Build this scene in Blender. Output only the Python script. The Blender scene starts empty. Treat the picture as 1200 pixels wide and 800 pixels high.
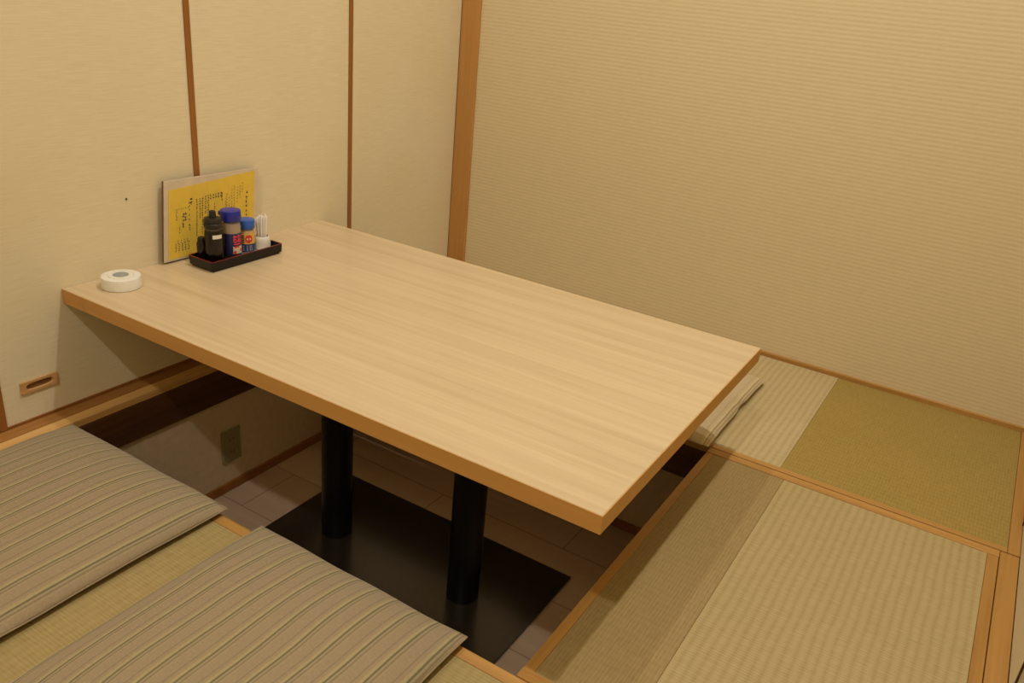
import bpy, bmesh, math, random
from mathutils import Vector, Matrix, noise
random.seed(7)
S = bpy.context.scene
COL = S.collection

# ------------------------------------------------------------------ materials
def new_mat(name):
    m = bpy.data.materials.new(name); m.use_nodes = True
    nt = m.node_tree
    b = nt.nodes['Principled BSDF']
    return m, nt, b
def N(nt, t, **kw):
    n = nt.nodes.new(t)
    for k, v in kw.items():
        if k in n.inputs: n.inputs[k].default_value = v
        else: setattr(n, k, v)
    return n
def lin(c):
    return tuple((v/12.92 if v <= .04045 else ((v+.055)/1.055)**2.4) for v in c) + (1,)
def rgb(r, g, b): return lin((r/255, g/255, b/255))
def coords(nt, scale=(1,1,1), rot=(0,0,0)):
    tc = N(nt, 'ShaderNodeTexCoord'); mp = N(nt, 'ShaderNodeMapping')
    mp.inputs['Scale'].default_value = scale; mp.inputs['Rotation'].default_value = rot
    nt.links.new(tc.outputs['Object'], mp.inputs['Vector']); return mp.outputs[0]
def ramp(nt, fac, stops):
    r = N(nt, 'ShaderNodeValToRGB'); cr = r.color_ramp
    while len(cr.elements) < len(stops): cr.elements.new(.5)
    for e, (p, c) in zip(cr.elements, stops): e.position = p; e.color = c
    nt.links.new(fac, r.inputs[0]); return r.outputs[0]
def mixc(nt, a, b, fac, mode='MIX'):
    m = N(nt, 'ShaderNodeMix', data_type='RGBA', blend_type=mode)
    for sock, v in ((m.inputs[6], a), (m.inputs[7], b), (m.inputs[0], fac)):
        if hasattr(v, 'is_linked') or isinstance(v, bpy.types.NodeSocket): nt.links.new(v, sock)
        else: sock.default_value = v
    return m.outputs[2]
def math_n(nt, op, a, b=None):
    m = N(nt, 'ShaderNodeMath', operation=op)
    for i, v in enumerate((a, b)):
        if v is None: continue
        if isinstance(v, bpy.types.NodeSocket): nt.links.new(v, m.inputs[i])
        else: m.inputs[i].default_value = v
    return m.outputs[0]
def bump(nt, b, h, strength=.3, dist=.001):
    bp = N(nt, 'ShaderNodeBump'); bp.inputs['Strength'].default_value = strength; bp.inputs['Distance'].default_value = dist
    nt.links.new(h, bp.inputs['Height']); nt.links.new(bp.outputs[0], b.inputs['Normal'])
def plain(name, c, rough=.5, metal=0, spec=.5, coat=0):
    m, nt, b = new_mat(name)
    mp = coords(nt, (40, 40, 40))
    nz = N(nt, 'ShaderNodeTexNoise', Scale=1.0, Detail=3.0); nt.links.new(mp, nz.inputs['Vector'])
    c2 = tuple(v*.9 for v in c[:3]) + (1,)
    nt.links.new(ramp(nt, nz.outputs[0], [(.3, c2), (.7, c)]), b.inputs['Base Color'])
    b.inputs['Roughness'].default_value = rough; b.inputs['Metallic'].default_value = metal
    b.inputs['Specular IOR Level'].default_value = spec; b.inputs['Coat Weight'].default_value = coat
    return m
def wood(name, dark, light, axis='X', rough=.45, fine=1.0, spec=.4, contrast=(.3, .7)):
    m, nt, b = new_mat(name)
    s = {'X': (1.2, 26, 26), 'Y': (26, 1.2, 26), 'Z': (26, 26, 1.2)}[axis]
    s = tuple(v*fine for v in s)
    mp = coords(nt, s)
    n1 = N(nt, 'ShaderNodeTexNoise', Scale=1.0, Detail=6.0, Roughness=.65, Distortion=.4); nt.links.new(mp, n1.inputs['Vector'])
    s2 = tuple(v*(4 if v > 3*fine else 1.5) for v in s)
    mp2 = coords(nt, s2)
    n2 = N(nt, 'ShaderNodeTexNoise', Scale=1.0, Detail=4.0); nt.links.new(mp2, n2.inputs['Vector'])
    f = math_n(nt, 'ADD', math_n(nt, 'MULTIPLY', n1.outputs[0], .65), math_n(nt, 'MULTIPLY', n2.outputs[0], .35))
    nt.links.new(ramp(nt, f, [(contrast[0], dark), (contrast[1], light)]), b.inputs['Base Color'])
    b.inputs['Roughness'].default_value = rough; b.inputs['Specular IOR Level'].default_value = spec
    bump(nt, b, n2.outputs[0], .12, .0006)
    return m

def fusuma_paper(name, c):
    m, nt, b = new_mat(name)
    mp = coords(nt, (10, 14, 420))
    n1 = N(nt, 'ShaderNodeTexNoise', Scale=1.0, Detail=4.0, Roughness=.7); nt.links.new(mp, n1.inputs['Vector'])
    mp2 = coords(nt, (2.5, 2.5, 2.5))
    n2 = N(nt, 'ShaderNodeTexNoise', Scale=1.0, Detail=2.0); nt.links.new(mp2, n2.inputs['Vector'])
    c1 = tuple(v*.88 for v in c[:3])+(1,)
    base = ramp(nt, n1.outputs[0], [(.3, c1), (.65, c)])
    tint = ramp(nt, n2.outputs[0], [(.3, (.97, .95, .88, 1)), (.7, (1, 1, 1, 1))])
    nt.links.new(mixc(nt, base, tint, 1.0, 'MULTIPLY'), b.inputs['Base Color'])
    b.inputs['Roughness'].default_value = .8; b.inputs['Specular IOR Level'].default_value = .2
    bump(nt, b, n1.outputs[0], .15, .0006)
    return m
def ribbed_paper(name, c):
    # wall covering with fine horizontal ribs
    m, nt, b = new_mat(name)
    mp0 = coords(nt, (9, 9, 30))
    nz = N(nt, 'ShaderNodeTexNoise', Scale=1.0, Detail=2.0); nt.links.new(mp0, nz.inputs['Vector'])
    tc = N(nt, 'ShaderNodeTexCoord'); sx = N(nt, 'ShaderNodeSeparateXYZ'); nt.links.new(tc.outputs['Object'], sx.inputs[0])
    z = math_n(nt, 'ADD', sx.outputs[2], math_n(nt, 'MULTIPLY', nz.outputs[0], .004))
    w = math_n(nt, 'SINE', math_n(nt, 'MULTIPLY', z, 2*math.pi/.0130))
    w = math_n(nt, 'ADD', math_n(nt, 'MULTIPLY', w, .5), .5)
    mp = coords(nt, (45, 45, 330))
    n1 = N(nt, 'ShaderNodeTexNoise', Scale=1.0, Detail=3.0, Roughness=.7); nt.links.new(mp, n1.inputs['Vector'])
    f = math_n(nt, 'ADD', math_n(nt, 'MULTIPLY', w, .42), math_n(nt, 'MULTIPLY', n1.outputs[0], .65))
    c1 = tuple(v*k for v, k in zip(c[:3], (.89, .875, .81)))+(1,)
    nt.links.new(ramp(nt, f, [(.15, c1), (.7, c)]), b.inputs['Base Color'])
    b.inputs['Roughness'].default_value = .85; b.inputs['Specular IOR Level'].default_value = .15
    bump(nt, b, f, .25, .0012)
    return m
def tatami(name, c, axis='X', grid=.35, warp=.0195):
    # woven rush: rushes run along `axis`, warp grooves run across it
    m, nt, b = new_mat(name)
    tc = N(nt, 'ShaderNodeTexCoord'); sx = N(nt, 'ShaderNodeSeparateXYZ'); nt.links.new(tc.outputs['Object'], sx.inputs[0])
    mpw = coords(nt, (7, 7, 7)); nw = N(nt, 'ShaderNodeTexNoise', Scale=1.0, Detail=2.0); nt.links.new(mpw, nw.inputs['Vector'])
    wob = math_n(nt, 'MULTIPLY', nw.outputs[0], .010)
    a = sx.outputs[0] if axis == 'X' else sx.outputs[1]
    o = sx.outputs[1] if axis == 'X' else sx.outputs[0]
    g = math_n(nt, 'SINE', math_n(nt, 'MULTIPLY', math_n(nt, 'ADD', a, wob), 2*math.pi/warp))
    g = math_n(nt, 'POWER', math_n(nt, 'ADD', math_n(nt, 'MULTIPLY', g, .5), .5), .5)
    r = math_n(nt, 'SINE', math_n(nt, 'MULTIPLY', o, 2*math.pi/.0072))
    r = math_n(nt, 'ADD', math_n(nt, 'MULTIPLY', r, .5), .5)
    sc = (25, 300, 1) if axis == 'X' else (300, 25, 1)
    mp = coords(nt, sc); n1 = N(nt, 'ShaderNodeTexNoise', Scale=1.0, Detail=4.0, Roughness=.65); nt.links.new(mp, n1.inputs['Vector'])
    mp3 = coords(nt, (4, 4, 4)); n3 = N(nt, 'ShaderNodeTexNoise', Scale=1.0, Detail=2.0); nt.links.new(mp3, n3.inputs['Vector'])
    f = math_n(nt, 'ADD', math_n(nt, 'MULTIPLY', g, grid), math_n(nt, 'MULTIPLY', n1.outputs[0], .7))
    f = math_n(nt, 'ADD', f, math_n(nt, 'MULTIPLY', r, .12))
    lo = tuple(v*k for v, k in zip(c[:3], (.66, .62, .52)))+(1,)
    base = ramp(nt, f, [(.25, lo), (.75, c)])
    tint = ramp(nt, n3.outputs[0], [(.3, (.95, .96, .90, 1)), (.7, (1, .99, .98, 1))])
    nt.links.new(mixc(nt, base, tint, 1.0, 'MULTIPLY'), b.inputs['Base Color'])
    b.inputs['Roughness'].default_value = .6; b.inputs['Specular IOR Level'].default_value = .25
    bump(nt, b, f, .3, .0012)
    return m
def stripe_cloth(name, base, pale, dark, period=.046, phase=0):
    m, nt, b = new_mat(name)
    tc = N(nt, 'ShaderNodeTexCoord'); sx = N(nt, 'ShaderNodeSeparateXYZ'); nt.links.new(tc.outputs['Object'], sx.inputs[0])
    mpw = coords(nt, (6, 6, 6)); nw = N(nt, 'ShaderNodeTexNoise', Scale=1.0, Detail=2.0); nt.links.new(mpw, nw.inputs['Vector'])
    x = math_n(nt, 'ADD', sx.outputs[0], math_n(nt, 'MULTIPLY', nw.outputs[0], .006))
    fr = math_n(nt, 'FRACT', math_n(nt, 'ADD', math_n(nt, 'MULTIPLY', x, 1/period), 40.0+phase))
    mid = tuple(.5*(p+q) for p, q in zip(base, pale))
    mdk = tuple(.45*p+.55*q for p, q in zip(base, dark))
    col = ramp(nt, fr, [(0, base), (.18, base), (.22, mdk), (.27, base), (.37, base), (.43, pale), (.50, pale), (.53, dark), (.585, dark),
                        (.61, mid), (.66, base), (.69, mdk), (.73, mdk), (.76, mid), (.84, base)])
    mp = coords(nt, (700, 160, 160)); n1 = N(nt, 'ShaderNodeTexNoise', Scale=1.0, Detail=3.0, Roughness=.7); nt.links.new(mp, n1.inputs['Vector'])
    mp2 = coords(nt, (90, 500, 160)); n2 = N(nt, 'ShaderNodeTexNoise', Scale=1.0, Detail=3.0, Roughness=.7); nt.links.new(mp2, n2.inputs['Vector'])
    ff = math_n(nt, 'MULTIPLY', math_n(nt, 'ADD', n1.outputs[0], n2.outputs[0]), .5)
    sl = ramp(nt, ff, [(.32, (.80, .79, .76, 1)), (.62, (1.0, 1.0, 1.0, 1))])
    nt.links.new(mixc(nt, col, sl, 1.0, 'MULTIPLY'), b.inputs['Base Color'])
    b.inputs['Roughness'].default_value = .9; b.inputs['Specular IOR Level'].default_value = .1
    b.inputs['Sheen Weight'].default_value = .15
    bump(nt, b, ff, .35, .0008)
    return m
def pit_tile(name, c, grout):
    m, nt, b = new_mat(name)
    br = N(nt, 'ShaderNodeTexBrick', Scale=1.0)
    br.inputs['Mortar Size'].default_value = .0022; br.inputs['Brick Width'].default_value = .90; br.inputs['Row Height'].default_value = .2225
    br.inputs['Color1'].default_value = c; br.inputs['Color2'].default_value = tuple(v*.93 for v in c[:3])+(1,); br.inputs['Mortar'].default_value = grout
    tc = N(nt, 'ShaderNodeTexCoord'); mp = N(nt, 'ShaderNodeMapping'); mp.inputs['Location'].default_value = (.28, .07, 0)
    nt.links.new(tc.outputs['Object'], mp.inputs[0]); nt.links.new(mp.outputs[0], br.inputs['Vector'])
    mp2 = coords(nt, (3, 30, 1)); n1 = N(nt, 'ShaderNodeTexNoise', Scale=1.0, Detail=4.0); nt.links.new(mp2, n1.inputs['Vector'])
    t = ramp(nt, n1.outputs[0], [(.3, (.88, .87, .86, 1)), (.7, (1, 1, 1, 1))])
    nt.links.new(mixc(nt, br.outputs[0], t, 1.0, 'MULTIPLY'), b.inputs['Base Color'])
    b.inputs['Roughness'].default_value = .5
    return m
def clear_mat(name, tint=(1,1,1,1), opac=.12, rough=.08):
    m = bpy.data.materials.new(name); m.use_nodes = True; nt = m.node_tree
    for n in list(nt.nodes): nt.nodes.remove(n)
    o = N(nt, 'ShaderNodeOutputMaterial'); mx = N(nt, 'ShaderNodeMixShader')
    t = N(nt, 'ShaderNodeBsdfTransparent'); t.inputs[0].default_value = tint
    g = N(nt, 'ShaderNodeBsdfPrincipled'); g.inputs['Base Color'].default_value = (.85, .83, .78, 1); g.inputs['Roughness'].default_value = rough
    mx.inputs[0].default_value = opac
    nt.links.new(t.outputs[0], mx.inputs[1]); nt.links.new(g.outputs[0], mx.inputs[2]); nt.links.new(mx.outputs[0], o.inputs[0])
    return m

M = {}
M['fusuma'] = fusuma_paper('fusuma paper', rgb(228, 215, 182))
M['backwall'] = ribbed_paper('ribbed wall covering', rgb(219, 203, 164))
M['plaster'] = plain('cream plaster', rgb(222, 206, 170), .85, spec=.2)
M['ceiling'] = plain('ceiling board', rgb(176, 146, 104), .9, spec=.1)
M['stile'] = wood('stained stile wood', rgb(132, 82, 32), rgb(160, 104, 46), 'Z', .5)
M['pillar'] = wood('pillar wood', rgb(176, 126, 64), rgb(196, 146, 82), 'Z', .5)
M['darkstile'] = wood('dark lacquered stile', rgb(62, 38, 18), rgb(86, 54, 26), 'Z', .4)
M['trim_x'] = wood('trim wood along x', rgb(156, 112, 52), rgb(192, 146, 80), 'X', .42)
M['trim_y'] = wood('trim wood along y', rgb(150, 106, 48), rgb(184, 138, 72), 'Y', .42)
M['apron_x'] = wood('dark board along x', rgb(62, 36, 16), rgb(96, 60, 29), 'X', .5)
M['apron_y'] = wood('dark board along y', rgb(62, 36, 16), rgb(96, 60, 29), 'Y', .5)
M['sill'] = wood('sill wood', rgb(186, 136, 74), rgb(222, 178, 110), 'Y', .42)
M['sill_dark'] = wood('darker sill wood', rgb(140, 92, 42), rgb(172, 120, 62), 'Y', .45)
M['tat_warm'] = tatami('tatami pale', rgb(184, 164, 117), 'X', .20)
M['tat_near'] = tatami('tatami near', rgb(176, 156, 106), 'X', .10)
M['tat_light'] = tatami('tatami light', rgb(196, 177, 134), 'X', .20)
M['tat_green'] = tatami('tatami olive', rgb(170, 146, 80), 'Y', .10)
M['tat_brown'] = tatami('tatami brown', rgb(170, 147, 101), 'Y', .06)
M['cushion'] = stripe_cloth('striped cushion cloth', rgb(156, 138, 108), rgb(169, 153, 112), rgb(116, 106, 80))
M['cushion_far'] = stripe_cloth('striped cushion cloth beige', rgb(196, 176, 138), rgb(208, 190, 144), rgb(160, 142, 104))
M['tabletop'] = wood('maple laminate', rgb(190, 166, 127), rgb(208, 185, 147), 'X', .27, fine=.9, spec=.45, contrast=(.28, .62))
M['band'] = wood('table edge wood', rgb(186, 136, 68), rgb(202, 152, 84), 'X', .45)
M['steel'] = plain('black powder coated steel', rgb(14, 13, 13), .38, spec=.5)
M['plate'] = plain('black base plate', rgb(46, 38, 31), .22, spec=.6)
M['pit_tile'] = pit_tile('pit floor tile', rgb(206, 180, 152), rgb(160, 138, 114))
M['pitwall'] = plain('pit wall plaster', rgb(212, 190, 156), .85, spec=.2)
M['subfloor'] = plain('subfloor board', rgb(120, 92, 60), .9)
M['white'] = plain('white plastic', rgb(232, 228, 214), .35)
M['greybtn'] = plain('grey rubber button', rgb(150, 154, 150), .5)
M['lacquer'] = plain('black red lacquer', rgb(8, 3, 4), .16, spec=.4)
M['redrim'] = plain('red lacquer rim', rgb(120, 30, 34), .25, spec=.5)
M['soy'] = plain('dark soy plastic', rgb(17, 10, 8), .22, spec=.5)
M['soycap'] = plain('black cap plastic', rgb(30, 26, 24), .4)
M['soyring'] = plain('grey neck ring', rgb(78, 66, 58), .35)
M['label_white'] = plain('white paper', rgb(228, 222, 210), .7)
M['yellow'] = plain('yellow paper', rgb(232, 194, 40), .6)
M['ink'] = plain('dark ink', rgb(40, 24, 10), .8)
M['ink_light'] = plain('faint ink', rgb(96, 70, 20), .8)
M['backing'] = plain('pale backing sheet', rgb(214, 196, 166), .6)
M['backstrip'] = plain('brown binder back', rgb(120, 84, 46), .5)
M['clear'] = clear_mat('clear plastic', opac=.03)
M['clearjar'] = clear_mat('clear jar plastic', opac=.16, rough=.05)
M['cap_navy'] = plain('deep blue cap', rgb(34, 44, 150), .3)
M['cap_blue'] = plain('mid blue cap', rgb(44, 92, 182), .32)
M['pepper'] = plain('tan seasoning', rgb(150, 124, 84), .8)
M['spice'] = plain('golden seasoning', rgb(196, 156, 84), .8)
M['lab_navy'] = plain('navy label', rgb(36, 38, 92), .4)
M['lab_dark'] = plain('dark label', rgb(40, 30, 34), .4)
M['lab_pink'] = plain('pink red print', rgb(226, 70, 84), .4)
M['lab_cream'] = plain('cream print', rgb(222, 200, 176), .5)
M['lab_amber'] = plain('amber label', rgb(232, 178, 82), .4)
M['lab_red'] = plain('red print', rgb(220, 66, 26), .4)
M['lab_blue'] = plain('blue label', rgb(34, 54, 110), .4)
M['ceramic'] = plain('white ceramic', rgb(226, 218, 204), .2)
M['pick'] = plain('paper wrapped pick', rgb(244, 238, 228), .7)
M['outlet'] = plain('olive outlet plate', rgb(150, 138, 98), .5)
M['slot'] = plain('dark slot', rgb(80, 70, 48), .8)
M['pin'] = plain('dark pin head', rgb(50, 40, 30), .5)
M['handlewood'] = wood('pull wood', rgb(182, 136, 84), rgb(206, 160, 104), 'Y', .5)
M['recess'] = plain('pull recess wood', rgb(120, 78, 42), .6)

# ------------------------------------------------------------------ mesh helpers
def obj(name, bm, mat, parent=None, smooth=False, loc=None, rot=None):
    me = bpy.data.meshes.new(name); bm.normal_update(); bm.to_mesh(me); bm.free()
    o = bpy.data.objects.new(name, me); COL.objects.link(o)
    me.materials.append(M[mat] if isinstance(mat, str) else mat)
    if smooth:
        for p in me.polygons: p.use_smooth = True
        if smooth != 'all':
            try: me.set_sharp_from_angle(angle=math.radians(35))
            except Exception: pass
    if loc: o.location = loc
    if rot: o.rotation_euler = rot
    if parent: o.parent = parent
    return o
def tag(o, label, cat, group=None, kind=None):
    o['label'] = label; o['category'] = cat
    if group: o['group'] = group
    if kind: o['kind'] = kind
    return o
def thing(name, label, cat, loc=(0,0,0), rotz=0, group=None):
    o = bpy.data.objects.new(name, None); COL.objects.link(o)
    o.location = loc; o.rotation_euler = (0, 0, rotz); o.empty_display_size = .05
    return tag(o, label, cat, group)
def struct(o): o['kind'] = 'structure'; return o
def add_box(bm, x0, x1, y0, y1, z0, z1, bev=0, seg=2):
    r = bmesh.ops.create_cube(bm, size=1)
    vs = r['verts']
    for v in vs:
        v.co = Vector(((x0+x1)/2+v.co.x*(x1-x0), (y0+y1)/2+v.co.y*(y1-y0), (z0+z1)/2+v.co.z*(z1-z0)))
    if bev:
        es = list({e for v in vs for e in v.link_edges})
        bmesh.ops.bevel(bm, geom=es, offset=bev, segments=seg, affect='EDGES', profile=.5)
    return bm
def box(x0, x1, y0, y1, z0, z1, bev=0, seg=2): return add_box(bmesh.new(), x0, x1, y0, y1, z0, z1, bev, seg)
def add_lathe(bm, prof, n=40, cx=0, cy=0):
    rings = []
    for r, z in prof:
        if r < 1e-6: rings.append([bm.verts.new((cx, cy, z))])
        else: rings.append([bm.verts.new((cx+r*math.cos(2*math.pi*i/n), cy+r*math.sin(2*math.pi*i/n), z)) for i in range(n)])
    for a, b in zip(rings, rings[1:]):
        for i in range(n):
            j = (i+1) % n
            if len(a) == 1 and len(b) == 1: continue
            if len(a) == 1: bm.faces.new((a[0], b[j], b[i]))
            elif len(b) == 1: bm.faces.new((a[i], a[j], b[0]))
            else: bm.faces.new((a[i], a[j], b[j], b[i]))
    bmesh.ops.recalc_face_normals(bm, faces=bm.faces)
    return bm
def lathe(prof, n=40): return add_lathe(bmesh.new(), prof, n)
def add_tube(bm, pts, r, n=8, cap=True):
    rings = []
    pts = [Vector(p) for p in pts]
    for i, p in enumerate(pts):
        d = (pts[min(i+1, len(pts)-1)]-pts[max(i-1, 0)]).normalized()
        u = d.orthogonal().normalized() if i == 0 else (pu - d*pu.dot(d)).normalized()
        pu = u; w = d.cross(u)
        rr = r[i] if isinstance(r, (list, tuple)) else r
        rings.append([bm.verts.new(p+rr*(math.cos(2*math.pi*k/n)*u+math.sin(2*math.pi*k/n)*w)) for k in range(n)])
    for a, b in zip(rings, rings[1:]):
        for k in range(n): bm.faces.new((a[k], a[(k+1) % n], b[(k+1) % n], b[k]))
    if cap: bm.faces.new(rings[0][::-1]); bm.faces.new(rings[-1])
    return bm
def add_patch(bm, r, a0, a1, z0, z1, t=.0004):
    # a thin curved sheet hugging a cylinder of radius r (angles in degrees)
    n = max(2, int(abs(a1-a0)/6)+1); g = {}
    for i in range(n+1):
        a = math.radians(a0+(a1-a0)*i/n)
        for k, rr in enumerate((r, r+t)):
            for j, z in enumerate((z0, z1)): g[i, k, j] = bm.verts.new((rr*math.cos(a), rr*math.sin(a), z))
    for i in range(n):
        bm.faces.new((g[i,1,0], g[i+1,1,0], g[i+1,1,1], g[i,1,1]))
        bm.faces.new((g[i,0,0], g[i,0,1], g[i+1,0,1], g[i+1,0,0]))
        bm.faces.new((g[i,0,1], g[i,1,1], g[i+1,1,1], g[i+1,0,1]))
        bm.faces.new((g[i,0,0], g[i+1,0,0], g[i+1,1,0], g[i,1,0]))
    bm.faces.new((g[0,0,0], g[0,1,0], g[0,1,1], g[0,0,1])); bm.faces.new((g[n,0,0], g[n,0,1], g[n,1,1], g[n,1,0]))
    return bm
def add_disc_patch(bm, r, ac, zc, rad, t=.0004, n=24):
    # a round print hugging a cylinder
    c0 = bm.verts.new(((r+t)*math.cos(ac), (r+t)*math.sin(ac), zc)); ring = []
    for i in range(n):
        th = 2*math.pi*i/n; a = ac+rad*math.cos(th)/r; z = zc+rad*math.sin(th)
        ring.append(bm.verts.new(((r+t)*math.cos(a), (r+t)*math.sin(a), z)))
    for i in range(n): bm.faces.new((c0, ring[i], ring[(i+1) % n]))
    return bm

# ------------------------------------------------------------------ room
XR, YB, YF, ZC = 2.186, 1.658, -2.30, 3.16
PIT = -.452
struct(obj('wall_left', box(-.09, -.031, YF, YB+.06, -.5, ZC), 'fusuma'))
struct(obj('wall_back', box(.0, XR+.06, YB, YB+.06, -.5, ZC), 'backwall'))
struct(obj('wall_right', box(XR, XR+.06, YF, YB, -.5, ZC), 'fusuma'))
struct(obj('wall_front', box(-.09, XR+.06, YF-.06, YF, -.5, ZC), 'fusuma'))
struct(obj('ceiling', box(-.09, XR+.06, YF-.06, YB+.06, ZC, ZC+.05), 'ceiling'))
# raised deck under the mats, with the leg pit cut out of it
bm = bmesh.new()
add_box(bm, -.03, XR, YF, -.118, -.11, -.052); add_box(bm, -.03, XR, .938, YB, -.11, -.052); add_box(bm, 1.4425, XR, -.118, .938, -.11, -.052)
struct(obj('floor', bm, 'subfloor'))
struct(obj('floor_pit', box(-.03, XR, YF, YB, PIT-.05, PIT), 'pit_tile'))
struct(obj('wall_pit_left', box(-.0, .075, -.14, 1.03, PIT, -.127), 'pitwall'))
struct(obj('wall_pit_back', box(.0, 1.60, 1.03, 1.09, PIT, -.112), 'pitwall'))
struct(obj('wall_pit_right', box(1.46, 1.52, -.14, 1.03, PIT, -.112), 'pitwall'))
struct(obj('wall_pit_front', box(.0, 1.60, -.20, -.14, PIT, -.112), 'pitwall'))
struct(obj('baseboard_pit_left', box(.075, .084, -.14, 1.021, PIT, PIT+.031, .002), 'stile'))
struct(obj('baseboard_pit_back', box(.084, 1.46, 1.021, 1.03, PIT, PIT+.031, .002), 'stile'))
# trims round the pit and the mats
tn = [0]
def trim(m, x0, x1, y0, y1, z0, z1, bev=.0015):
    tn[0] += 1
    return struct(obj('trim_%d' % tn[0], box(x0, x1, y0, y1, z0, z1, bev), m))
trim('sill_dark', .0, .0435, YF, YB-.013, -.05, 0)                      # sliding door sill, two runs with a groove between
trim('sill', .0455, .081, YF, YB-.013, -.02, 0)
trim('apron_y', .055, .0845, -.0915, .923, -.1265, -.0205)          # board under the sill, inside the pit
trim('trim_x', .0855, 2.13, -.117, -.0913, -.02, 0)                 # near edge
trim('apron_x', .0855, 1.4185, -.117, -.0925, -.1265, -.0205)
trim('trim_x', 1.4195, 2.106, -.0908, -.066, -.05, .0025)           # near end of the right hand mat
trim('trim_y', 1.4195, 1.4412, -.0655, .8865, -.02, .0)              # pit edge on the right
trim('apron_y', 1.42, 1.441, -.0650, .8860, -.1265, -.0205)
trim('trim_x', 1.4195, 2.1305, .887, .9155, -.05, .001)             # double strip at the far edge
trim('trim_x', .0855, 2.1450, .9172, .937, -.02, .0025)
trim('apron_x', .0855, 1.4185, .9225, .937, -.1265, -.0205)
trim('trim_y', 2.1065, 2.1300, -.0908, .8865, -.05, .0)             # right of the right hand mat
trim('trim_y', 2.1318, 2.1715, YF, .9165, -.05, .0)
trim('trim_y', 2.1455, 2.1715, .9170, YB-.013, -.05, .003)          # right of the far mats
struct(obj('baseboard_back', box(.082, 2.1715, YB-.012, YB, -.05, .014, .0015), 'trim_x'))
struct(obj('trim_pillar', box(-.002, .0805, 1.6465, YB+.02, -.05, ZC, .003), 'pillar'))
trim('stile', -.031, .004, YF, 1.646, 1.80, 1.86)                  # head rail over the sliding doors

# sliding paper doors on the left wall
DY = [-.8105, -.1900, .4215, 1.0415, 1.6440]
for k in range(4):
    y0, y1 = DY[k], DY[k+1]
    d = struct(obj('door_%d' % (k+1), box(-.026, 0, y0+.0005, y1-.0005, .0008, 1.7995), 'fusuma'))
    if k < 3: obj('stile', box(.0001, .004, y1-.009, y1+.0085, .0015, 1.799, .001), 'stile', d)
    obj('bottom_rail', box(.0001, .003, y0+.009, y1-.0095, .0012, .0075, .0008), 'stile', d)
    if k == 1:
        # recessed wooden finger pull, low on the panel
        bm = bmesh.new()
        yc, zc, w, h = -.0895, .0955, .093, .030
        x = .0005; n = 24
        outer = []; inner = []; inb = []
        for i in range(n):
            th = 2*math.pi*i/n; c, s = math.cos(th), math.sin(th)
            q4, fr = int(4*i/n), 4*i/n-int(4*i/n)
            cs = [(1, 1), (-1, 1), (-1, -1), (1, -1), (1, 1)]
            outer.append(((cs[q4][0]*(1-fr)+cs[q4+1][0]*fr)*w/2, (cs[q4][1]*(1-fr)+cs[q4+1][1]*fr)*h/2))
            c, s = math.cos(th+math.pi/4), math.sin(th+math.pi/4)
            # slot with round ends
            hw, r = .0315, .0075
            ay = c*.034; az = s*.0090
            q = (abs(c)**4+abs(s)**4)**.25
            inner.append((ay/q, az/q))
        Vo = [bm.verts.new((x+.006, yc+a, zc+b)) for a, b in outer]; Vb = [bm.verts.new((x, yc+a, zc+b)) for a, b in outer]
        Vi = [bm.verts.new((x+.006, yc+a, zc+b)) for a, b in inner]; Vd = [bm.verts.new((x+.0008, yc+a*.96, zc+b*.9)) for a, b in inner]
        for i in range(n):
            j = (i+1) % n
            bm.faces.new((Vo[i], Vo[j], Vi[j], Vi[i])); bm.faces.new((Vb[j], Vb[i], Vo[i], Vo[j])[::-1]); bm.faces.new((Vi[i], Vi[j], Vd[j], Vd[i]))
        bmesh.ops.recalc_face_normals(bm, faces=bm.faces)
        hd = obj('finger_pull', bm, 'handlewood', d)
        bm = bmesh.new(); vs = [bm.verts.new((x+.0009, yc+a*.96, zc+b*.9)) for a, b in inner]; bm.faces.new(vs)
        bmesh.ops.recalc_face_normals(bm, faces=bm.faces)
        obj('pull_recess', bm, 'recess', hd)
# sliding door on the right wall
d = struct(obj('door_5', box(2.1725, 2.1855, .385, 1.065, .001, 1.80), 'fusuma'))
obj('stile', box(2.1690, 2.1724, .379, .3845, .001, 1.80), 'darkstile', d)
obj('stile', box(2.1690, 2.1724, 1.0655, 1.070, .001, 1.80), 'darkstile', d)

# ------------------------------------------------------------------ tatami mats
def mat_obj(label, m, x0, x1, y0, y1):
    cx, cy = (x0+x1)/2, (y0+y1)/2
    o = obj('tatami_mat', box(x0-cx, x1-cx, y0-cy, y1-cy, -.0515, -.0005, .0008, 1), m, loc=(cx, cy, 0))
    return tag(o, label, 'tatami mat', 'tatami mats on the raised floor')
mat_obj('tatami mat in the near strip, carrying the two striped cushions', 'tat_near', .0865, 2.1305, -1.02, -.1176)
mat_obj('narrow brownish tatami strip along the right edge of the leg pit', 'tat_brown', 1.4415, 1.6298, -.0655, .8865)
mat_obj('large ribbed tatami mat right of the leg pit, in front of the olive corner mat', 'tat_warm', 1.6302, 2.106, -.0655, .8865)
mat_obj('pale tatami mat along the back wall, with the half hidden cushion on it', 'tat_light', .0865, 1.6048, .9376, YB-.0125)
mat_obj('olive tatami mat in the far right corner of the room', 'tat_green', 1.6052, 2.145, .9376, YB-.0125)

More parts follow.
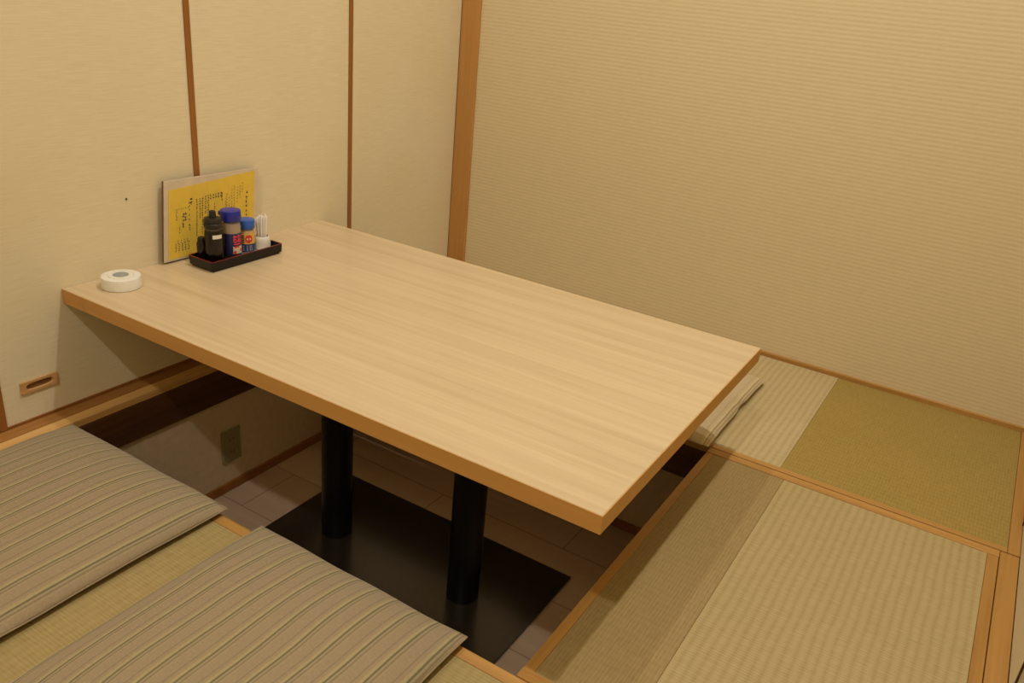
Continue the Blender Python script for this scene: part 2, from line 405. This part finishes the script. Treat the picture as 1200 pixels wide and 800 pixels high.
# ------------------------------------------------------------------ floor cushions
def cushion(label, cx, cy, w, l, mat, T=.040, seed=0, rot=0, wrinkle=False, seam=.017, group='striped floor cushions'):
    n = 56; bm = bmesh.new()
    def co(i): 
        t = -1+2*i/n
        return math.copysign(1-(1-abs(t))**1.5, t)
    top = {}; bot = {}
    def edge(v): return (1-abs(v)**3.2)
    for i in range(n+1):
        for j in range(n+1):
            u, v = co(i), co(j)
            f = (max(0, edge(u))*max(0, edge(v)))**.55
            pull_x = 1-.012*(1-v*v)*abs(u); pull_y = 1-.012*(1-u*u)*abs(v)
            x, y = u*w/2*pull_x, v*l/2*pull_y
            nz = noise.noise(Vector((x*7+seed*3.1, y*7, seed))) * .004 + noise.noise(Vector((x*26, y*9+seed, seed*2))) * .0012
            zt = seam + T*f + nz*f
            zb = seam - (seam-.0012)*min(1, f*1.5)
            if wrinkle:
                # soft fold running in from the visible side
                d = y-.035 - .25*(x-w/2)
                dent = math.exp(-(d/.018)**2)*math.exp(-((x-w/2)/.11)**2)
                zt -= .007*dent*f; x -= .005*math.exp(-((y-.035)/.03)**2)*max(0, u)**3
                if u > .9: y += 0
            e = (1-abs(u))*(1-abs(v))
            zs = .004*noise.noise(Vector((x*9+seed, y*9, 5))) * (1-min(1, f*2))
            top[i, j] = bm.verts.new((x, y, zt+zs))
            bot[i, j] = top[i, j] if i in (0, n) or j in (0, n) else bm.verts.new((x, y, zb))
    for i in range(n):
        for j in range(n):
            bm.faces.new((top[i,j], top[i+1,j], top[i+1,j+1], top[i,j+1]))
            q = (bot[i,j], bot[i,j+1], bot[i+1,j+1], bot[i+1,j])
            if len(set(q)) == 4:
                try: bm.faces.new(q)
                except ValueError: pass
    rim = [top[i, 0].co.copy() for i in range(0, n+1)] + [top[n, j].co.copy() for j in range(1, n+1)] + \
          [top[i, n].co.copy() for i in range(n-1, -1, -1)] + [top[0, j].co.copy() for j in range(n-1, 0, -1)]
    o = obj('floor_cushion', bm, mat, smooth='all', loc=(cx, cy, .0), rot=(0, 0, rot))
    bm = bmesh.new(); add_tube(bm, rim+[rim[0]], .0016, 6, cap=False)
    obj('seam', bm, mat, o, smooth='all')
    return tag(o, label, 'cushion', group)
cushion('flat striped floor cushion nearest the left sliding doors', .391, -.367, .558, .568, 'cushion', T=.044, seed=1)
cushion('flat striped floor cushion in the foreground, in front of the table posts', 1.041, -.366, .532, .566, 'cushion', T=.046, seed=2)
cushion('wrinkled beige cushion half hidden behind the table, by the back wall', 1.155, 1.149, .530, .527, 'cushion_far', T=.036, seed=3, wrinkle=True)

# ------------------------------------------------------------------ table
H, TH = .3213, .0375
t = thing('low_table', 'long pale maple low table on two black posts, end against the sliding doors', 'table', (.0015, 0, PIT+.0005), .003)
def L(z): return z-PIT
x1, y1 = 1.4955, .9093
obj('tabletop', box(.0, x1-.0016, .0016, y1-.0016, L(H-TH), L(H), .0008, 1), 'tabletop', t)
e = obj('edge_band', box(.092, x1, 0, .0015, L(H-TH), L(H)-.0008), 'band', t)
obj('edge_band', box(0, .0915, 0, .0015, L(H-TH), L(H)-.0008), 'band', t)
obj('edge_band', box(x1-.0015, x1, .0016, y1-.0016, L(H-TH), L(H)-.0008), 'band', t)
obj('edge_band', box(0, x1, y1-.0015, y1, L(H-TH), L(H)-.0008), 'band', t)
for px in (.490, .950):
    bm = lathe([(0, .0105), (.0445, .0105), (.0445, L(H-TH)-.006), (.0445, L(H-TH)-.0002), (0, L(H-TH)-.0002)], 48)
    p = obj('post', bm, 'steel', t, smooth=True, loc=(px, .455, 0))
    bm = box(-.14, .14, -.14, .14, L(H-TH)-.0055, L(H-TH)-.0003, .001)
    obj('mounting_plate', bm, 'steel', p)
obj('base_plate', box(.315, 1.157, .205, .706, 0, .0103, .002), 'plate', t)

# ------------------------------------------------------------------ wall outlet in the pit, pin in the door
o = obj('wall_outlet', box(0, .006, -.036, .036, -.058, .058, .002), 'outlet', loc=(.0752, .424, -.292))
tag(o, 'dim wall outlet low inside the leg pit under the table', 'outlet')
for zz in (-.022, .022):
    s = obj('socket', box(.006, .0068, -.014, .014, zz-.012, zz+.012, .0003), 'outlet', o)
    bm = bmesh.new()
    for yy in (-.006, .006): add_box(bm, .0068, .0072, yy-.0012, yy+.0012, zz-.005, zz+.005)
    obj('slots', bm, 'slot', s)
bm = lathe([(0, .0035), (.0016, .0030), (.0024, .0015), (.0024, 0), (0, 0)], 16)
o = obj('push_pin', bm, 'pin', smooth=True, loc=(.0001, .201, .514), rot=(0, math.pi/2, 0))
tag(o, 'tiny dark pin stuck in the sliding door left of the menu', 'pin')

# ------------------------------------------------------------------ call button
b = thing('call_button', 'round white call button with grey centre on the table end', 'call button', (.083, .109, H+.0003))
obj('body', lathe([(0, 0), (.0455, 0), (.0475, .002), (.0475, .026), (.0462, .029), (.043, .0302), (.031, .0302), (.0305, .0292), (0, .0292)], 64), 'white', b, smooth=True)
obj('raised_ring', lathe([(.0185, .0293), (.030, .0293), (.0296, .0310), (.0192, .0314), (.0185, .0300)], 64), 'white', b, smooth=True)
obj('button', lathe([(0, .0294), (.0182, .0294), (.0180, .0318), (.015, .0326), (0, .0330)], 48), 'greybtn', b, smooth=True)

# ------------------------------------------------------------------ menu
mn = thing('menu_stand', 'yellow handwritten menu sheet in a clear sleeve leaning by the wall', 'menu', (.029, .279, H+.0004), 0)
MW, MH = .322, .222
obj('back_board', box(-.016, -.010, 0.002, MW-.004, 0, MH-.002, .001), 'backstrip', mn)
obj('backing_sheet', box(-.0065, -.0035, .0, MW, 0, MH, .0008), 'backing', mn)
bm = bmesh.new()
add_box(bm, -.0098, -.0068, .0, .004, 0, MH-.004)
obj('spine', bm, 'backstrip', mn)
# the sheet sits a little crooked in its sleeve: quad given by corner heights
def sheet_pt(u, v, x):
    yl, yr = .013, MW-.014
    top = (MH-.026)*(1-u) + (MH-.008)*u; bot = .006*(1-u)+.006*u
    return (x, yl+(yr-yl)*u, top+(bot-top)*v)
bm = bmesh.new()
f = [bm.verts.new(sheet_pt(u, v, -.0030)) for u, v in ((0,0),(1,0),(1,1),(0,1))]; g = [bm.verts.new(sheet_pt(u, v, -.0025)) for u, v in ((0,0),(1,0),(1,1),(0,1))]
bm.faces.new(g); bm.faces.new(f[::-1])
for i in range(4): bm.faces.new((f[i], f[(i+1) % 4], g[(i+1) % 4], g[i]))
bmesh.ops.recalc_face_normals(bm, faces=bm.faces)
sh = obj('menu_sheet', bm, 'yellow', mn)
def marks(bm, cols):
    for (u, v0, v1, dv, su, sv) in cols:
        v = v0
        while v < v1:
            # each written character: a few short strokes inside its cell
            for q in range(random.choice((2, 3, 3))):
                du, dq = random.uniform(-.35, .35)*su, random.uniform(-.4, .4)*sv
                if random.random() < .5: hu, hv = su*.55, sv*.24
                else: hu, hv = su*.24, sv*.55
                c = [(u+du-hu, v+dq-hv), (u+du+hu, v+dq-hv), (u+du+hu, v+dq+hv), (u+du-hu, v+dq+hv)]
                vs = [bm.verts.new(sheet_pt(a, min(.985, max(.01, b_)), -.0022-.00003*q)) for a, b_ in c]
                bm.faces.new(vs)
            v += dv
bm = bmesh.new()
cols = [(.905, .29, .80, .062, .016, .030),
        (.245, .20, .29, .045, .018, .034), (.225, .24, .30, .05, .010, .02)]
for u in (.16, .185): cols.append((u, .38, .50, .045, .016, .026))
cols += [(.155, .52, .58, .04, .016, .026), (.23, .56, .66, .035, .010, .022), (.12, .56, .66, .035, .010, .02), (.225, .34, .56, .07, .010, .02)]
for u, a, c in ((.31, .22, .76), (.345, .22, .50), (.375, .22, .78), (.41, .20, .46), (.44, .20, .60)): cols.append((u, a, c, .034, .011, .02))
for u in (.47, .50, .53, .56, .59): cols.append((u, .205, .275, .04, .013, .022))
cols += [(.515, .34, .55, .036, .009, .02), (.60, .22, .32, .04, .014, .026)]
for u in (.08, .115, .15, .185, .22): cols.append((u, .80, .91, .032, .013, .018))
marks(bm, cols)
ik = obj('handwriting', bm, 'ink', sh); ik['kind'] = 'stuff'
bm = bmesh.new()
cols = [(.085, .30, .46, .036, .010, .02)] + [(u, .30, .33, .04, .008, .014) for u in (.11, .135, .16, .185, .21)]
for u, a, c in ((.66, .24, .55), (.69, .30, .50), (.72, .20, .50), (.75, .16, .52), (.79, .18, .40), (.82, .17, .36), (.85, .14, .30), (.645, .3, .5)): cols.append((u, a, c, .04, .008, .018))
for u in (.10, .135, .17, .205): cols.append((u, .75, .79, .03, .009, .014))
marks(bm, cols)
ik = obj('faint_handwriting', bm, 'ink_light', sh); ik['kind'] = 'stuff'
obj('clear_sleeve', box(-.0018, -.0012, -.001, MW+.002, 0, MH+.002), 'clear', mn)
# the limp sleeve has slumped: it leans sideways and its left corner rides up
for o in [c for c in bpy.data.objects if c.parent in (mn, sh)]:
    for v in o.data.vertices:
        y, z = v.co.y, v.co.z
        v.co.y = y+.085*z; v.co.z = z+.006*(1-y/MW)

# ------------------------------------------------------------------ tray and condiments
TX0, TX1, TY0, TY1, TZ = .066, .163, .325, .578, H+.0003
cx, cy = (TX0+TX1)/2, (TY0+TY1)/2; w, l = TX1-TX0, TY1-TY0
tr = thing('condiment_tray', 'black lacquer tray with red rim holding the condiments', 'tray', (cx, cy, TZ), .0)
bm = bmesh.new()
def ring(hw, hl, z, r):
    vs = []
    for sx, sy, a0 in ((1, 1, 0), (-1, 1, 90), (-1, -1, 180), (1, -1, 270)):
        for k in range(4):
            a = math.radians(a0+30*k); vs.append(bm.verts.new((sx*(hw-r)+r*math.cos(a), sy*(hl-r)+r*math.sin(a), z)))
    return vs
hw, hl = w/2, l/2
rs = [ring(hw-.006, hl-.006, 0, .004), ring(hw-.006, hl-.006, .005, .004), ring(hw-.001, hl-.001, .006, .005), ring(hw, hl, .029, .005), ring(hw-.0035, hl-.0035, .029, .004), ring(hw-.0045, hl-.0045, .0085, .004)]
for a, c in zip(rs, rs[1:]):
    for i in range(16): bm.faces.new((a[i], a[(i+1) % 16], c[(i+1) % 16], c[i]))
bm.faces.new(rs[0][::-1]); bm.faces.new(rs[-1])
obj('tray_body', bm, 'lacquer', tr)
bm = bmesh.new()
rs = [ring(hw, hl, .0292, .005), ring(hw, hl, .0302, .005), ring(hw-.0035, hl-.0035, .0302, .004), ring(hw-.0035, hl-.0035, .0292, .004)]
for a, c in zip(rs, rs[1:]+rs[:1]):
    for i in range(16): bm.faces.new((a[i], a[(i+1) % 16], c[(i+1) % 16], c[i]))
obj('rim', bm, 'redrim', tr)
obj('paper_liner', box(-hw+.006, hw-.006, .0, hl-.006, .0086, .0092), 'label_white', tr)
BZ = TZ+.0093
CAM_A = -40.0
def at(x, y): return (x, y, BZ)

# soy sauce dispenser
s = thing('soy_sauce_bottle', 'tall black soy sauce dispenser with a small white sticker, in the tray', 'bottle', (.116, .373, TZ+.0087))
obj('bottle_body', lathe([(0, 0), (.022, 0), (.0245, .003), (.0245, .080), (.0235, .091), (.0215, .0955), (0, .0955)], 40), 'soy', s, smooth=True)
obj('neck_ring', lathe([(.0, .0956), (.0225, .0956), (.0235, .098), (.0235, .1005), (.021, .102), (0, .102)], 40), 'soyring', s, smooth=True)
cp = obj('cap', lathe([(0, .1021), (.0238, .1021), (.0246, .104), (.0246, .1125), (.0235, .1140), (.0235, .1155), (.0246, .117), (.0246, .120), (.022, .127), (.0135, .1295), (0, .1295)], 40), 'soycap', s, smooth=True)
obj('spout', lathe([(0, .1296), (.0095, .1296), (.0090, .143), (.0075, .1465), (.003, .148), (0, .148)], 24), 'soycap', cp, smooth=True)
bm = bmesh.new(); add_patch(bm, .0246, -46, 16, .074, .0845)
obj('sticker', bm, 'label_white', s)
# second dark bottle behind it
s2 = thing('sauce_bottle', 'short dark sauce bottle mostly hidden behind the soy sauce dispenser', 'bottle', (.0905, .3465+.0, TZ+.0087))
s2.location = (.0872, .3555, TZ+.0087)
obj('bottle_body', lathe([(0, 0), (.0125, 0), (.0135, .002), (.0135, .052), (.011, .060), (0, .060)], 28), 'soy', s2, smooth=True)
obj('cap', lathe([(0, .0601), (.0105, .0601), (.0105, .067), (.009, .070), (0, .0705)], 28), 'soycap', s2, smooth=True)

# large seasoning jar
j = thing('seasoning_jar', 'larger clear seasoning jar with deep blue flip cap and red print', 'jar', (.112, .437, BZ)); j.scale = (.96, .96, 1.12)
R1 = .0268
obj('jar_body', lathe([(0, 0), (.0245, 0), (R1, .003), (R1, .070), (R1+.0002, .078), (.0258, .088), (.0228, .096), (0, .096)], 44), 'clearjar', j, smooth=True)
obj('seasoning', lathe([(0, .002), (.0235, .002), (R1-.0012, .005), (R1-.0012, .082), (.022, .090), (0, .091)], 44), 'pepper', j, smooth=True)
lb = obj('label_band', add_patch(bmesh.new(), R1+.0003, -130, 60, .006, .066, .0005), 'lab_navy', j)
bm = bmesh.new(); add_patch(bm, R1+.0010, -130, -72, .006, .066, .0003); add_patch(bm, R1+.0010, -71, 40, .006, .014, .0003)
obj('dark_panel', bm, 'lab_dark', lb)
bm = bmesh.new()
c = -6
# brush lettering in pink red: looping strokes
def stroke(pts, r=.0016):
    P = []
    for da, z in pts:
        a = math.radians(c+da); P.append(((R1+.0015)*math.cos(a), (R1+.0015)*math.sin(a), z))
    add_tube(bm, P, r, 6)
stroke([(-26, .058), (-14, .059), (-4, .058)]); stroke([(-20, .062), (-19, .052), (-24, .046), (-12, .045)]); stroke([(-26, .051), (-12, .053), (-8, .048), (-14, .042)])
stroke([(0, .060), (12, .061), (20, .058)]); stroke([(6, .063), (5, .052), (0, .044)]); stroke([(14, .055), (22, .050), (16, .043), (6, .046), (12, .052)])
stroke([(-24, .040), (-8, .0385), (8, .040), (22, .0385)], .0014)
obj('red_lettering', bm, 'lab_pink', lb)
bm = bmesh.new(); add_patch(bm, R1+.0010, c-28, c+34, .015, .034, .0004)
pc = obj('picture_panel', bm, 'lab_cream', lb)
bm = bmesh.new()
add_disc_patch(bm, R1+.0016, math.radians(c-18), .019, .0042); add_disc_patch(bm, R1+.0016, math.radians(c+24), .024, .0040); add_patch(bm, R1+.0015, c-22, c+10, .0305, .034, .0003)
obj('red_picture', bm, 'lab_red', pc)
cap = obj('flip_cap', lathe([(0, .0961), (.0280, .0961), (.0290, .098), (.0290, .118), (.0278, .1215), (.020, .1225), (0, .1228)], 48), 'cap_navy', j, smooth=True)
bm = box(.0285, .034, -.007, .007, .107, .117, .0015)
obj('hinge_tab', bm, 'cap_navy', cap, rot=(0, 0, math.radians(-150)))

# small seasoning jar
j = thing('seasoning_jar', 'smaller amber labelled seasoning jar with round blue cap and red circle', 'jar', (.101, .4985, BZ)); j.scale = (1, 1, 1.13)
R2 = .0230
obj('jar_body', lathe([(0, 0), (.0212, 0), (R2, .002), (R2, .058), (.021, .063), (0, .063)], 44), 'clearjar', j, smooth=True)
obj('seasoning', lathe([(0, .002), (.020, .002), (R2-.0012, .004), (R2-.0012, .054), (.019, .058), (0, .058)], 44), 'spice', j, smooth=True)
lb = obj('label_band', add_patch(bmesh.new(), R2+.0003, -140, 50, .025, .052, .0005), 'lab_amber', j)
bl = obj('lower_label', add_patch(bmesh.new(), R2+.0003, -140, 50, .004, .0249, .0005), 'lab_blue', j)
c = -24
bm = bmesh.new(); add_disc_patch(bm, R2+.0010, math.radians(c), .0385, .0105)
rd = obj('red_circle', bm, 'lab_red', lb)
bm = bmesh.new()
for da in (-9, 9): add_disc_patch(bm, R2+.0013, math.radians(c+da), .0385, .0022)
obj('white_marks', bm, 'label_white', rd)
bm = bmesh.new()
for z in (.045, .040, .034, .029): add_patch(bm, R2+.0010, c-46, c-34, z, z+.003, .0003)
obj('dark_lettering', bm, 'lab_dark', lb)
bm = bmesh.new()
for da in (-50, -38, -14, 4, 16): 
    for z in (.008, .013, .018): add_patch(bm, R2+.0010, c+da, c+da+4, z, z+.0035, .0003)
obj('pale_lettering', bm, 'lab_cream', bl)
obj('cap', lathe([(0, .0631), (.0240, .0631), (.0247, .065), (.0247, .081), (.0235, .0845), (.019, .0853), (0, .0856)], 48), 'cap_blue', j, smooth=True)

# toothpick holder with wrapped picks
h = thing('toothpick_holder', 'squat white ceramic holder full of paper wrapped toothpicks', 'toothpick holder', (.1115, .5475, BZ))
obj('cup', lathe([(0, 0), (.020, 0), (.0232, .003), (.0240, .012), (.0238, .028), (.0215, .0365), (.0190, .0395), (.0178, .0395), (.0185, .034), (.0195, .012), (.017, .0045), (0, .004)], 48), 'ceramic', h, smooth=True)
for k in range(22):
    a = k*2.39996; r0 = .0105*math.sqrt((k+.5)/22); r1 = .0165*math.sqrt((k+.5)/22)
    zt = .097+random.uniform(-.006, .004)
    bm = bmesh.new()
    add_tube(bm, [(r0*math.cos(a), r0*math.sin(a), .0055), (r1*math.cos(a), r1*math.sin(a), zt-.003), (r1*1.02*math.cos(a), r1*1.02*math.sin(a), zt)], [.0016, .0022, .0016], 6)
    pk = obj('toothpick', bm, 'pick', smooth=True, loc=(.1115, .5475, BZ))
    tag(pk, 'paper wrapped toothpick standing in the white ceramic holder', 'toothpick', 'toothpicks in the ceramic holder')

# ------------------------------------------------------------------ lights: warm downlights in the ceiling
def lamp(name, loc, power, size=.045, col=(1, .975, .92), spread=150):
    ld = bpy.data.lights.new(name, 'AREA'); ld.shape = 'DISK'; ld.size = size; ld.energy = power; ld.color = col; ld.spread = math.radians(spread)
    o = bpy.data.objects.new(name, ld); COL.objects.link(o); o.location = loc
    return o
lamp('downlight', (1.64, .58, ZC-.01), 21.5)
lamp('downlight', (1.60, -1.87, ZC-.01), 27.5, size=.11)
lamp('downlight', (.60, .87, ZC-.01), 11.5)
w = bpy.data.worlds.new('World'); S.world = w; w.use_nodes = True
w.node_tree.nodes['Background'].inputs[0].default_value = (.10, .085, .06, 1); w.node_tree.nodes['Background'].inputs[1].default_value = .2

# ------------------------------------------------------------------ camera
YAW, PIT_A, ROLL = .5214, -.4154, .0953
f = Vector((-math.sin(YAW)*math.cos(PIT_A), math.cos(YAW)*math.cos(PIT_A), math.sin(PIT_A)))
r = Vector((math.cos(YAW), math.sin(YAW), 0)); u = r.cross(f)
r2 = math.cos(ROLL)*r+math.sin(ROLL)*u; u2 = -math.sin(ROLL)*r+math.cos(ROLL)*u
cd = bpy.data.cameras.new('camera'); cam = bpy.data.objects.new('camera', cd); COL.objects.link(cam)
m = Matrix((r2, u2, -f)).transposed().to_4x4(); m.translation = Vector((1.9218, -1.0926, 1.1356)); cam.matrix_world = m
cd.sensor_width = 36; cd.lens = 981.676/1200*36; cd.clip_start = .02
S.camera = cam
vs = S.view_settings
S.display_settings.display_device = 'sRGB'
vs.view_transform = 'Standard'; vs.look = 'None'; vs.gamma = 1; vs.use_curve_mapping = False; vs.exposure = -0.03
try:
    S.cycles.use_denoising = True; S.cycles.max_bounces = 8; S.cycles.diffuse_bounces = 5; S.cycles.transparent_max_bounces = 12
except Exception: pass
